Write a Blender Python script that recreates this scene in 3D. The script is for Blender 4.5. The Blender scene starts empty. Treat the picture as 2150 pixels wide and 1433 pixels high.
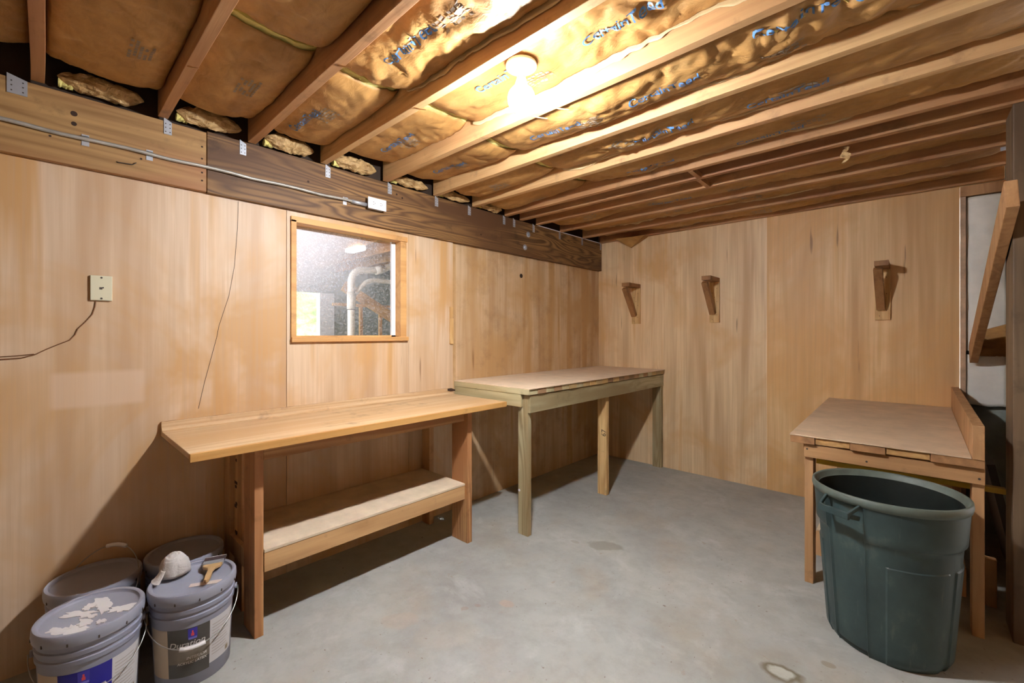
import bpy, math, random
from mathutils import Vector, Matrix, noise
random.seed(7)
C = bpy.context.scene.collection
sc = bpy.context.scene
PI = math.pi

# ------------------------------------------------------------------ camera
CAMX, CAMY, CAMZ = 2.680, -4.378, 1.38
cd = bpy.data.cameras.new('camera'); cam = bpy.data.objects.new('camera', cd); C.objects.link(cam)
cam.location = (CAMX, CAMY, CAMZ); cam.rotation_euler = (PI/2, 0, math.radians(42.722))
cd.sensor_width = 36; cd.lens = 915/2150*36; cd.shift_y = -16.5/2150; cd.clip_start = .02
sc.camera = cam

# ------------------------------------------------------------------ world, exposure
w = bpy.data.worlds.new('daylight'); sc.world = w; w.use_nodes = True
bgn = w.node_tree.nodes['Background']
bgn.inputs[0].default_value = (.94, .97, 1.0, 1); bgn.inputs[1].default_value = 3.2
sc.view_settings.view_transform = 'Standard'; sc.view_settings.look = 'None'
sc.view_settings.exposure = 0.50; sc.view_settings.gamma = 1.0; sc.view_settings.use_curve_mapping = False
BULB = 1500.0            # radiance of the ceiling bulb
BULB_COL = (.97, 1.0, 1.03)
BULB_POS = (1.50, -3.045, 2.335)

# ------------------------------------------------------------------ helpers
class MB:
    def __init__(s): s.v = []; s.f = []; s.m = []
    def box(s, x0, x1, y0, y1, z0, z1, m=0):
        n = len(s.v)
        s.v += [(x, y, z) for z in (z0, z1) for y in (y0, y1) for x in (x0, x1)]
        for q in ((0,2,3,1), (4,5,7,6), (0,1,5,4), (2,6,7,3), (0,4,6,2), (1,3,7,5)):
            s.f.append([n+i for i in q]); s.m.append(m)
        return s
    def hexa(s, pts, m=0):      # eight corners in box order
        n = len(s.v); s.v += [tuple(p) for p in pts]
        for q in ((0,2,3,1), (4,5,7,6), (0,1,5,4), (2,6,7,3), (0,4,6,2), (1,3,7,5)):
            s.f.append([n+i for i in q]); s.m.append(m)
        return s
    def beam(s, a, b, w, h, up=(0,0,1), m=0):   # box from a to b, w across, h along up
        a = Vector(a); b = Vector(b); d = (b-a).normalized(); up = Vector(up)
        sd = d.cross(up).normalized(); u = sd.cross(d).normalized()
        pts = []
        for p in (a, b):
            for j in (-1, 1):
                for i in (-1, 1): pts.append(p + sd*(i*w/2) + u*(j*h/2))
        return s.hexa(pts, m)
    def tube(s, path, r, n=10, m=0, cap=True):
        P = [Vector(p) for p in path]; k0 = len(s.v); rr = r if isinstance(r, (list, tuple)) else [r]*len(P)
        prev = None
        for i, p in enumerate(P):
            d = (P[min(i+1, len(P)-1)] - P[max(i-1, 0)]).normalized()
            ref = prev if prev is not None else (Vector((0,0,1)) if abs(d.z) < .9 else Vector((1,0,0)))
            a = (ref - d*ref.dot(d)).normalized(); prev = a; b = d.cross(a)
            for j in range(n):
                t = 2*PI*j/n; s.v.append(tuple(p + (a*math.cos(t) + b*math.sin(t))*rr[i]))
        for i in range(len(P)-1):
            for j in range(n):
                s.f.append([k0+i*n+j, k0+i*n+(j+1) % n, k0+(i+1)*n+(j+1) % n, k0+(i+1)*n+j]); s.m.append(m)
        if cap:
            s.f.append([k0+j for j in range(n)][::-1]); s.m.append(m)
            s.f.append([k0+(len(P)-1)*n+j for j in range(n)]); s.m.append(m)
        return s
    def lathe(s, prof, n=64, c=(0,0,0), m=0, closed=False):
        k0 = len(s.v)
        for (r, z) in prof:
            for j in range(n):
                t = 2*PI*j/n; s.v.append((c[0]+r*math.cos(t), c[1]+r*math.sin(t), c[2]+z))
        for i in range(len(prof)-1):
            for j in range(n):
                s.f.append([k0+i*n+j, k0+i*n+(j+1) % n, k0+(i+1)*n+(j+1) % n, k0+(i+1)*n+j]); s.m.append(m)
        if not closed:
            if prof[0][0] > 1e-5: s.f.append([k0+j for j in range(n)][::-1]); s.m.append(m)
            if prof[-1][0] > 1e-5: s.f.append([k0+(len(prof)-1)*n+j for j in range(n)]); s.m.append(m)
        return s
    def grid(s, fn, nu, nv, m=0, wrap=False):
        k0 = len(s.v)
        for i in range(nu+1):
            for j in range(nv if wrap else nv+1): s.v.append(tuple(fn(i/nu, j/nv)))
        W = nv if wrap else nv+1
        for i in range(nu):
            for j in range(nv):
                s.f.append([k0+i*W+j, k0+i*W+(j+1) % W, k0+(i+1)*W+(j+1) % W, k0+(i+1)*W+j]); s.m.append(m)
        return s
    def build(s, name, mats, parent=None, smooth=False, bevel=0, off=(0,0,0), fix=True):
        me = bpy.data.meshes.new(name)
        me.from_pydata([(x-off[0], y-off[1], z-off[2]) for x, y, z in s.v], [], s.f)
        if not isinstance(mats, (list, tuple)): mats = [mats]
        for mm in mats: me.materials.append(mm)
        for p, i in zip(me.polygons, s.m): p.material_index = i; p.use_smooth = smooth
        if fix:
            import bmesh
            bm = bmesh.new(); bm.from_mesh(me); bmesh.ops.recalc_face_normals(bm, faces=bm.faces); bm.to_mesh(me); bm.free()
        me.update()
        o = bpy.data.objects.new(name, me); C.objects.link(o)
        if parent is not None: o.parent = parent
        elif off != (0,0,0): o.location = off
        if bevel:
            b = o.modifiers.new('bevel', 'BEVEL'); b.width = bevel; b.segments = 2; b.limit_method = 'ANGLE'; b.angle_limit = .7
        return o
def tag(o, label, cat=None, group=None):
    o['label'] = label
    if cat: o['category'] = cat
    if group: o['group'] = group
    return o
def thing(name, label, cat, loc=(0,0,0), rz=0, group=None):
    o = bpy.data.objects.new(name, None); C.objects.link(o); o.location = loc; o.rotation_euler = (0,0,rz)
    o.empty_display_size = .1
    return tag(o, label, cat, group)
def struct(o): o['kind'] = 'structure'; return o

# ------------------------------------------------------------------ materials
def srgb(r, g, b):
    f = lambda c: (c/255/12.92) if c/255 <= .04045 else ((c/255+.055)/1.055)**2.4
    return (f(r), f(g), f(b), 1)
class NT:
    def __init__(s, name):
        s.m = bpy.data.materials.new(name); s.m.use_nodes = True; s.t = s.m.node_tree
        s.b = s.t.nodes['Principled BSDF']; s.o = s.t.nodes['Material Output']
    def n(s, t, **k):
        a = s.t.nodes.new(t)
        for x, y in k.items(): setattr(a, x, y)
        return a
    def l(s, a, b): s.t.links.new(a, b)
    def coord(s, sc3, loc=(0,0,0), rot=(0,0,0)):
        tc = s.n('ShaderNodeTexCoord'); mp = s.n('ShaderNodeMapping')
        mp.inputs['Scale'].default_value = sc3; mp.inputs['Location'].default_value = loc; mp.inputs['Rotation'].default_value = rot
        s.l(tc.outputs['Object'], mp.inputs['Vector']); return mp.outputs[0]
    def noise(s, vec, scale=1, detail=4, rough=.5, dist=0):
        a = s.n('ShaderNodeTexNoise'); a.inputs['Scale'].default_value = scale; a.inputs['Detail'].default_value = detail
        a.inputs['Roughness'].default_value = rough; a.inputs['Distortion'].default_value = dist
        s.l(vec, a.inputs['Vector']); return a.outputs['Fac']
    def ramp(s, fac, stops):
        a = s.n('ShaderNodeValToRGB'); e = a.color_ramp.elements
        while len(e) < len(stops): e.new(.5)
        for x, (p, c) in zip(e, stops):
            x.position = p; x.color = c if len(c) == 4 else (*c, 1)
        s.l(fac, a.inputs[0]); return a.outputs[0]
    def math(s, op, a, b=None, c=None):
        x = s.n('ShaderNodeMath', operation=op)
        for i, y in enumerate((a, b, c)):
            if y is None: continue
            if isinstance(y, (int, float)): x.inputs[i].default_value = y
            else: s.l(y, x.inputs[i])
        return x.outputs[0]
    def mix(s, f, a, b, mode='MIX'):
        x = s.n('ShaderNodeMix', data_type='RGBA', blend_type=mode)
        for i, y in ((0, f), (6, a), (7, b)):
            if isinstance(y, (int, float)): x.inputs[i].default_value = y
            elif isinstance(y, tuple): x.inputs[i].default_value = y
            else: s.l(y, x.inputs[i])
        return x.outputs[2]
    def bump(s, h, st=.3, d=.01):
        x = s.n('ShaderNodeBump'); x.inputs['Strength'].default_value = st; x.inputs['Distance'].default_value = d
        s.l(h, x.inputs['Height']); s.l(x.outputs[0], s.b.inputs['Normal'])
    def rough(s, r): s.b.inputs['Roughness'].default_value = r
    def col(s, c):
        if isinstance(c, tuple): s.b.inputs['Base Color'].default_value = c
        else: s.l(c, s.b.inputs['Base Color'])
def plain(name, c, rough=.6, metal=0, bump=0, bs=60, var=.0):
    t = NT(name); t.rough(rough); t.b.inputs['Metallic'].default_value = metal
    v = t.coord((1,1,1))
    if var:
        n = t.noise(v, 9, 5, .6)
        d = tuple(max(0, k*(1-var)) for k in c[:3]); e = tuple(min(1, k*(1+var)) for k in c[:3])
        t.col(t.ramp(n, [(.3, d), (.7, e)]))
    else: t.col(c)
    if bump: t.bump(t.noise(v, bs, 4), bump, .004)
    return t.m
_wc = {}
def wood(key, axis='z', c1=(160,120,80), c2=(190,150,105), c3=None, rings=7, gl=.9, seed=0, rough=.62, ring_mix=.5, knots=False):
    """sawn board: fine fibres and arched growth rings along the given axis"""
    k = (key, axis, seed)
    if k in _wc: return _wc[k]
    t = NT('wood_'+key); t.rough(rough)
    i = 'xyz'.index(axis)
    s1 = [55, 55, 55]; s1[i] = 2.2
    s2 = [7.0, 7.0, 7.0]; s2[i] = gl
    lo = (seed*3.7, seed*1.3, seed*2.9)
    fib = t.noise(t.coord(tuple(s1), lo), 1, 3, .6)
    big = t.noise(t.coord(tuple(s2), lo), 1, 2, .45, .4)
    ring = t.math('PINGPONG', t.math('MULTIPLY', big, rings), .5)
    ring = t.math('MULTIPLY', ring, 2)
    a = t.ramp(ring, [(.1, srgb(*c1)), (.75, srgb(*c2))])
    pl = t.ramp(fib, [(.25, srgb(*c1)), (.7, srgb(*c2))])
    base = t.mix(ring_mix, pl, a)
    if c3:
        s3 = [5, 5, 5]; s3[i] = .8
        n3 = t.noise(t.coord(tuple(s3), (lo[0]+5, lo[1], lo[2])), 1, 3, .5)
        base = t.mix(t.ramp(n3, [(.45, (0,0,0)), (.65, (1,1,1))]), base, srgb(*c3))
    dirt = t.noise(t.coord((6,6,6), (2, 9, 4)), 1, 6, .65)
    base = t.mix(t.ramp(dirt, [(.28, (.45,.45,.45)), (.42, (0,0,0))]), base, srgb(*[int(q*.55) for q in c1]))
    t.col(base)
    t.bump(fib, .25, .004)
    _wc[k] = t.m; return t.m
def luan(name, c_light, c_dark, c_or, seed=0, dirty=False, horiz=False):
    """rotary-cut luan plywood: broad vertical bands, soft fibres, few dark flecks"""
    t = NT(name); t.rough(.5)
    L = (seed*2.3, seed*5.1, seed*1.7)
    band = t.noise(t.coord((5.5, 5.5, .35), L), 1, 3, .55, .3)
    fine = t.noise(t.coord((75, 75, 1.6), L), 1, 3, .6)
    blot = t.noise(t.coord((1.2, 1.2, 1.0), L), 1.3, 4, .6, .5)
    a = t.ramp(band, [(.34, srgb(*c_dark)), (.46, srgb(*c_light)), (.54, srgb(*[min(255, q+9) for q in c_light])), (.64, srgb(*c_or))])
    a = t.mix(t.ramp(blot, [(.44, (0,0,0)), (.6, (.85,.85,.85))]), a, srgb(*c_or))
    a = t.mix(t.ramp(fine, [(.3, (.5,.5,.5)), (.6, (0,0,0))]), a, srgb(*c_dark))
    fl = t.noise(t.coord((26, 26, 2.0), (L[0]+4, L[1], L[2])), 1, 2, .4)
    a = t.mix(t.ramp(fl, [(.735, (0,0,0)), (.79, (.6,.6,.6))]), a, srgb(120, 78, 45))
    if dirty:
        d = t.noise(t.coord((3, 3, 3), (1,2,3)), 1.2, 6, .7)
        a = t.mix(t.ramp(d, [(.5, (0,0,0)), (.75, (.5,.5,.5))]), a, srgb(128, 96, 66))
    if seed == 1:   # paler rectangle blended into the plywood colour
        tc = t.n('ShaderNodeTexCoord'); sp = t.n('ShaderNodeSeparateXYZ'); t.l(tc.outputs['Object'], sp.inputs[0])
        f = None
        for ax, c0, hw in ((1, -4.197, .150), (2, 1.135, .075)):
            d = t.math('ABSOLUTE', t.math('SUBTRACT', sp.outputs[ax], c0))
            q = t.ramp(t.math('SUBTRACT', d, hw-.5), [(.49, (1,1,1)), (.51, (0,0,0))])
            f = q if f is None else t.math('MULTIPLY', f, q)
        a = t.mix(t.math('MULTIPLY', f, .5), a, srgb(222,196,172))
    t.col(a); t.bump(fine, .12, .003); return t.m

M = {}
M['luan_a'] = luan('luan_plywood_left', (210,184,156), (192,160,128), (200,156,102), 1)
M['luan_b'] = luan('luan_plywood_middle', (212,186,156), (192,160,126), (204,160,106), 2)
M['luan_c'] = luan('luan_plywood_corner', (206,178,142), (180,144,104), (192,152,100), 3, True)
M['luan_d'] = luan('luan_plywood_back', (230,200,158), (202,164,122), (216,170,112), 4)  # both back sheets coloured paler to make up for weak bulb light
M['luan_e'] = luan('luan_plywood_back_right', (228,190,138), (204,160,108), (222,172,108), 5)
M['joist'] = wood('joist', 'x', (158,112,72), (196,150,104), (160,110,74), rings=5, ring_mix=.35)
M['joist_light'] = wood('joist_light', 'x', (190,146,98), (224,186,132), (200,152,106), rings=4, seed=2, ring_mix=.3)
M['beam_l'] = wood('beam_pale', 'y', (136,98,56), (182,144,92), (162,110,72), rings=9, gl=.5, seed=1)
M['beam_r'] = wood('beam_dark', 'y', (80,52,28), (152,114,68), (92,62,38), rings=15, gl=.7, seed=3, ring_mix=.8)
M['post'] = wood('post_grey', 'z', (92,74,56), (124,102,78), (84,64,46), rings=4, seed=4)
M['fir_z'] = wood('fir', 'z', (138,84,46), (216,170,116), (178,122,78), rings=13, gl=.4, ring_mix=.75)
M['fir_y'] = wood('fir', 'y', (156,104,62), (206,160,108), (176,120,78), rings=11, gl=.4, ring_mix=.65)
M['top_y'] = wood('bench_plank', 'y', (182,146,104), (216,188,150), (196,158,114), rings=9, gl=.3, ring_mix=.45)
M['edge_y'] = wood('bench_edge', 'y', (178,126,62), (204,156,92), None, rings=5, gl=.4)
M['ply_top'] = plain('dusty_plywood', srgb(220,196,168), .75, var=.09)
M['ply_top2'] = plain('dusty_hardboard', srgb(206,180,150), .6, var=.12)
M['shelf_top'] = plain('dusty_shelf_ply', srgb(214,194,166), .8, var=.12)
M['green_y'] = wood('treated', 'y', (158,148,112), (194,186,152), (150,134,98), rings=9)
M['green_x'] = wood('treated', 'x', (172,160,120), (198,188,150), (176,152,108), rings=5)
M['green_z'] = wood('treated', 'z', (128,108,74), (190,178,142), (150,126,86), rings=12, gl=.5, ring_mix=.6)
M['bracket_arm'] = wood('bracket_arm', 'z', (128,88,52), (164,118,74), None, rings=4)
M['pine_z'] = wood('pine', 'z', (186,142,86), (228,194,136), (200,150,96), rings=8)
M['pine_y'] = wood('pine', 'y', (176,134,88), (208,166,116), None, rings=4)
M['pine_x'] = wood('pine', 'x', (164,122,80), (196,152,106), None, rings=4)
M['tan_z'] = wood('tan', 'z', (170,126,84), (200,156,110), None, rings=5, seed=5)
M['end1'] = plain('end_grain_dark', srgb(146,118,86), .8, var=.15)
M['end2'] = plain('end_grain_light', srgb(186,158,110), .8, var=.12)
M['end3'] = plain('end_grain_red', srgb(166,130,94), .8, var=.12)
M['end4'] = plain('end_grain_yellow', srgb(196,160,104), .8, var=.1)
M['trim'] = wood('window_trim', 'y', (196,144,86), (222,174,112), None, rings=4, seed=6)
M['trim_z'] = wood('window_trim', 'z', (196,144,86), (222,174,112), None, rings=4, seed=6)
M['black'] = plain('black', srgb(20,18,16), .7)
M['dark_hole'] = plain('dark_knot', srgb(58,38,26), .8)
M['galv'] = plain('galvanised_steel', srgb(186,190,198), .45, .55, var=.12)
M['emt'] = plain('weathered_conduit', srgb(176,172,164), .5, .5, .3, 80, var=.25)
M['white_plate'] = plain('white_plastic', srgb(236,236,242), .4)
M['cream'] = plain('cream_plastic', srgb(214,208,180), .45)
M['slot'] = plain('slot_dark', srgb(70,60,52), .6)
M['porcelain'] = plain('white_porcelain', srgb(240,238,232), .3)
M['wire'] = plain('brown_wire', srgb(120,78,46), .6)
M['fibre'] = plain('yellow_fibreglass', srgb(240,226,140), .95, 0, .8, 70, var=.15)
M['blue_ink'] = plain('blue_print', srgb(78,124,176), .6, var=.15)
M['grey_ink'] = plain('grey_print', srgb(150,134,116), .7, var=.15)
M['ink'] = plain('black_print', srgb(60,48,34), .7)
M['bucket'] = plain('grey_bucket_plastic', srgb(142,144,160), .38, var=.04)
M['lid'] = plain('grey_lid_plastic', srgb(150,152,166), .4, var=.05)
M['label_dark'] = plain('label_charcoal', srgb(76,72,68), .3, var=.15)
M['label_tan'] = plain('label_taupe', srgb(120,110,98), .35, var=.12)
M['label_white'] = plain('label_white', srgb(206,204,206), .5, var=.03)
M['label_beige'] = plain('label_beige', srgb(196,178,154), .4)
M['label_blue'] = plain('label_blue', srgb(34,28,140), .35)
M['logo_blue'] = plain('logo_blue', srgb(62,56,168), .4)
M['logo_red'] = plain('logo_red', srgb(216,70,80), .5)
M['logo_pale'] = plain('logo_pale', srgb(120,120,210), .5)
M['label_txt'] = plain('label_lettering', srgb(214,210,204), .4)
M['wire_steel'] = plain('steel_wire', srgb(170,168,166), .35, .8)
M['grip'] = plain('white_grip', srgb(232,228,228), .4)
M['dry_paint'] = plain('dried_white_paint', srgb(222,218,216), .6)
M['bristle'] = plain('dark_bristles', srgb(74,56,58), .9, 0, .8, 200)
M['handle'] = wood('brush_handle', 'x', (170,132,88), (204,170,122), (168,118,80), rings=3)
M['tape'] = plain('paper_strip', srgb(214,196,184), .7, var=.06)
M['wrap'] = plain('white_foil_facing', srgb(240,236,226), .5, 0, .8, 14, var=.06)
M['grey_panel'] = plain('charcoal_panel', srgb(74,70,68), .6, var=.1)
M['yellow'] = plain('yellow_paint', srgb(196,160,34), .5)
M['pvc'] = plain('white_pvc', srgb(236,236,232), .35)
M['foil'] = plain('foil_tape', srgb(206,178,150), .3, .4, .6, 60, var=.3)
M['sub'] = plain('dark_subfloor', srgb(56,40,28), .8, var=.15)
M['block'] = plain('block_wall', srgb(150,156,148), .9, 0, .5, 25, var=.15)
M['foliage'] = plain('pale_foliage', srgb(196,218,160), .9, 0, .5, 8, var=.4)

# kraft paper
t = NT('kraft_paper'); t.rough(.58)
n1 = t.noise(t.coord((3.2, 5.5, 5)), 1, 5, .6, .4); n2 = t.noise(t.coord((14, 22, 20)), 1, 5, .6, .8)
t.col(t.mix(t.ramp(n2, [(.3, (.35,.35,.35)), (.6, (0,0,0))]), t.ramp(n1, [(.3, srgb(158,114,60)), (.55, srgb(186,140,80)), (.75, srgb(204,162,102))]), srgb(126,86,48)))
t.bump(n2, .35, .012); M['kraft'] = t.m
t = NT('crumpled_kraft_lip'); t.rough(.5)
n2 = t.noise(t.coord((30, 16, 30)), 1, 5, .6, .8)
t.col(t.ramp(n2, [(.3, srgb(150,112,66)), (.6, srgb(214,180,126))])); t.bump(n2, .7, .02); M['kraft2'] = t.m
M['kraft_pale'] = plain('pale_kraft', srgb(214,188,142), .6, 0, .6, 30, var=.1)
# concrete
t = NT('concrete_floor'); t.rough(.62)
v = t.coord((1,1,1))
a = t.noise(v, 1.3, 7, .62, .3); b = t.noise(t.coord((1,1,1), (7,3,0)), 3.4, 8, .66, .6); c = t.noise(v, 38, 5, .6)
base = t.ramp(a, [(.3, srgb(146,145,140)), (.5, srgb(168,168,162)), (.7, srgb(182,180,172))])
base = t.mix(t.ramp(b, [(.54, (0,0,0)), (.70, (.42,.42,.42))]), base, srgb(202,202,198))
d = t.noise(t.coord((1,1,1), (1,8,0)), 2.2, 6, .6, .3)
base = t.mix(t.ramp(d, [(.52, (0,0,0)), (.72, (.55,.55,.55))]), base, srgb(166,152,132))
e = t.noise(t.coord((1,1,1), (4,4,0)), 13, 4, .6, .3); e2 = t.noise(t.coord((1,1,1), (2,6,0)), 1.8, 2, .5)
spots = t.math('MULTIPLY', t.ramp(e, [(.66, (0,0,0)), (.71, (1,1,1))]), t.ramp(e2, [(.46, (0,0,0)), (.58, (.6,.6,.6))]))
base = t.mix(spots, base, srgb(160,142,122))
tc = t.n('ShaderNodeTexCoord'); sp = t.n('ShaderNodeSeparateXYZ'); t.l(tc.outputs['Object'], sp.inputs[0])
wob = t.noise(v, 14, 3, .5)
def spot(x, y, rx, ry, ang, base, col, inner=None, strength=.6):
    ca, sa = math.cos(ang), math.sin(ang)
    dx = t.math('SUBTRACT', sp.outputs[0], x); dy = t.math('SUBTRACT', sp.outputs[1], y)
    u = t.math('DIVIDE', t.math('ADD', t.math('MULTIPLY', dx, ca), t.math('MULTIPLY', dy, sa)), rx)
    q = t.math('DIVIDE', t.math('SUBTRACT', t.math('MULTIPLY', dy, ca), t.math('MULTIPLY', dx, sa)), ry)
    r = t.math('SQRT', t.math('ADD', t.math('MULTIPLY', u, u), t.math('MULTIPLY', q, q)))
    r = t.math('ADD', r, t.math('MULTIPLY', t.math('SUBTRACT', wob, .5), .9))
    base = t.mix(t.ramp(r, [(.75, (strength,)*3), (1.0, (0,0,0))]), base, srgb(*col))
    if inner: base = t.mix(t.ramp(r, [(.45, (.9,.9,.9)), (.66, (0,0,0))]), base, srgb(*inner))
    return base
base = spot(2.285, -2.33, .085, .055, .2, base, (108,98,74), (190,190,180), .9)
base = spot(2.417, -2.147, .03, .02, .2, base, (138,126,98))
base = spot(1.20, -1.885, .13, .07, .5, base, (134,128,112), None, .6)
base = spot(1.03, -1.97, .035, .02, .0, base, (160,152,136))
base = spot(1.10, -3.12, .17, .10, .9, base, (172,164,150), None, .4)
base = spot(.86, -3.20, .10, .07, .9, base, (178,160,142), None, .4)
base = spot(1.15, -2.76, .05, .03, .3, base, (180,156,136), None, .6)
base = spot(1.05, -2.87, .02, .015, .3, base, (156,134,116))
base = spot(1.02, -2.93, .025, .018, .9, base, (156,138,120))
base = spot(2.52, -2.48, .06, .03, .2, base, (206,202,190))
sk = t.noise(t.coord((1,1,1), (9,2,0)), 46, 3, .5, .2); sk2 = t.noise(t.coord((1,1,1), (5,2,0)), 2.4, 3, .5)
base = t.mix(t.math('MULTIPLY', t.ramp(sk, [(.68, (0,0,0)), (.73, (.8,.8,.8))]), t.ramp(sk2, [(.42, (0,0,0)), (.55, (1,1,1))])), base, srgb(112,92,70))
fm = t.noise(t.coord((1,1,1), (3,3,0)), 9, 8, .72)
base = t.mix(t.ramp(fm, [(.35, (.35,.35,.35)), (.55, (0,0,0))]), base, srgb(140,136,126))
t.col(base); t.bump(t.math('ADD', c, a), .12, .004); M['concrete'] = t.m
# trash can plastic
t = NT('green_bin_plastic'); t.rough(.42)
n = t.noise(t.coord((2.5, 2.5, 2.0)), 2, 6, .65); n2 = t.noise(t.coord((30,30,4)), 1, 4, .6)
cc = t.ramp(n, [(.35, srgb(46,62,64)), (.6, srgb(58,76,76)), (.78, srgb(92,104,98))])
t.col(t.mix(t.ramp(n2, [(.62, (0,0,0)), (.75, (.35,.35,.35))]), cc, srgb(116,124,112))); M['bin'] = t.m
M['bin_in'] = plain('dark_bin_inside', srgb(26,32,30), .5, var=.3)  # inner surface, darker than the outer plastic
M['bin_rim'] = plain('scuffed_bin_rim', srgb(92,102,94), .5, var=.25)
# dusty pane: clear with dust and smears, plus reflected haze painted at upper left
t = NT('dusty_glass'); t.t.nodes.remove(t.b)
tr = t.n('ShaderNodeBsdfTransparent'); gl = t.n('ShaderNodeBsdfGlossy'); gl.inputs['Roughness'].default_value = .06
df = t.n('ShaderNodeBsdfDiffuse'); df.inputs[0].default_value = srgb(236,236,244)
lw = t.n('ShaderNodeLayerWeight'); lw.inputs[0].default_value = .12
m1 = t.n('ShaderNodeMixShader'); t.l(lw.outputs['Fresnel'], m1.inputs[0]); t.l(tr.outputs[0], m1.inputs[1]); t.l(gl.outputs[0], m1.inputs[2])
sp_ = t.noise(t.coord((110, 110, 110)), 1, 5, .8, .6); sw = t.noise(t.coord((60, 60, 90), rot=(.6,0,0)), 1, 4, .7, 1.2)
tcc = t.n('ShaderNodeTexCoord'); s2 = t.n('ShaderNodeSeparateXYZ'); t.l(tcc.outputs['Object'], s2.inputs[0])
gy = t.n('ShaderNodeMapRange'); t.l(s2.outputs[1], gy.inputs[0]); gy.inputs[1].default_value = .33; gy.inputs[2].default_value = -.40
gz = t.n('ShaderNodeMapRange'); t.l(s2.outputs[2], gz.inputs[0]); gz.inputs[1].default_value = -.33; gz.inputs[2].default_value = .36
film = t.math('POWER', t.math('MULTIPLY', gy.outputs[0], gz.outputs[0]), 1.4)  # painted white haze of reflected light, densest at upper left
dust = t.math('MULTIPLY', t.ramp(sp_, [(.52, (0,0,0)), (.62, (1,1,1))]), .6)
smear = t.math('MULTIPLY', t.ramp(sw, [(.5, (0,0,0)), (.6, (1,1,1))]), .10)
fac = t.math('MINIMUM', t.math('ADD', t.math('ADD', t.math('MULTIPLY', dust, t.math('ADD', t.math('MULTIPLY', gy.outputs[0], gz.outputs[0]), .18)), smear), t.math('MULTIPLY', film, 1.15)), .95)
m2 = t.n('ShaderNodeMixShader'); t.l(fac, m2.inputs[0]); t.l(m1.outputs[0], m2.inputs[1]); t.l(df.outputs[0], m2.inputs[2])
t.l(m2.outputs[0], t.o.inputs[0]); M['glass'] = t.m
# thin cloudy bag
t = NT('cloudy_plastic_bag'); t.rough(.35); t.col(srgb(216,210,206)); t.b.inputs['Transmission Weight'].default_value = .15
t.bump(t.noise(t.coord((22,22,30)), 1, 4, .6, 1.0), .5, .01); M['bag'] = t.m
# lit lamp
def emis(name, col, st):
    t = NT(name); t.t.nodes.remove(t.b); e = t.n('ShaderNodeEmission'); e.inputs[0].default_value = (*col, 1); e.inputs[1].default_value = st
    t.l(e.outputs[0], t.o.inputs[0]); return t.m
t = NT('lit_bulb'); t.t.nodes.remove(t.b); e = t.n('ShaderNodeEmission'); e.inputs[0].default_value = (*BULB_COL, 1)
tcb = t.n('ShaderNodeTexCoord'); sb = t.n('ShaderNodeSeparateXYZ'); t.l(tcb.outputs['Object'], sb.inputs[0])
mr = t.n('ShaderNodeMapRange'); t.l(sb.outputs[2], mr.inputs[0])
mr.inputs[1].default_value = BULB_POS[2]-2.475-.024; mr.inputs[2].default_value = BULB_POS[2]-2.475-.002
mr.inputs[3].default_value = BULB; mr.inputs[4].default_value = 45.0
t.l(mr.outputs[0], e.inputs[1]); t.l(e.outputs[0], t.o.inputs[0]); M['lit'] = t.m
M['lit2'] = emis('lit_strip_lamp', (1,.97,.92), 12)

# ================================================================== SETTING
ZJ = 2.41       # underside of the joists
ZS = 2.655      # underside of the subfloor
struct(MB().box(-4.9, 5.2, -6.6, .3, -.1, 0).build('floor', M['concrete']))
struct(MB().box(-4.9, 5.2, -6.6, .3, ZS, ZS+.05).build('ceiling', M['sub']))
# left wall: sheets of plywood with narrow gaps, an opening for the window
WY0, WY1, WZ0, WZ1 = -3.372, -2.622, 1.352, 2.045
FX = .014       # the sheets left of the step stand proud of the corner sheet
b = MB(); T = -.012
def sheet(y0, y1, z0, z1, m, x1=FX): b.box(T, x1, y0, y1, z0, z1, m)
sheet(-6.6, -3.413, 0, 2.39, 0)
sheet(-3.410, -2.585, 0, WZ0, 1)
sheet(-3.410, -2.585, WZ1, 2.39, 1)
sheet(-3.410, WY0, WZ0, WZ1, 1); sheet(WY1, -2.585, WZ0, WZ1, 1)
sheet(-2.583, -2.178, 0, 2.39, 1)
b.box(T-.01, .0, -2.178, .012, 0, 2.39, 2)
b.box(T-.01, .0, -6.6, .012, 2.392, ZS, 3)
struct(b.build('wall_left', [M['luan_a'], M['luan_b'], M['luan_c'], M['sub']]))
# back wall
b = MB(); b.box(0, 1.7155, 0, .012, 0, ZS, 0).box(1.7175, 2.913, 0, .012, 0, ZS, 1)
struct(b.build('wall_back', [M['luan_d'], M['luan_e']]))
# unfinished bay right of the plywood
b = MB(); b.box(2.9135, 3.16, .08, .12, 0, ZS, 0)
struct(b.build('wall_foundation', M['block']))
b = MB(); b.box(3.14, 3.18, -1.43, .08, 0, ZJ-.01, 0)
struct(b.build('wall_right', M['post']))
# outer walls of the basement, behind the camera's right side
struct(MB().box(5.15, 5.2, -6.6, .3, 0, ZS).build('wall_far_right', M['luan_a']))

b = MB(); b.box(.02, 5.15, -6.6, -6.55, 0, ZS)
struct(b.build('wall_rear', M['luan_a']))
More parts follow.
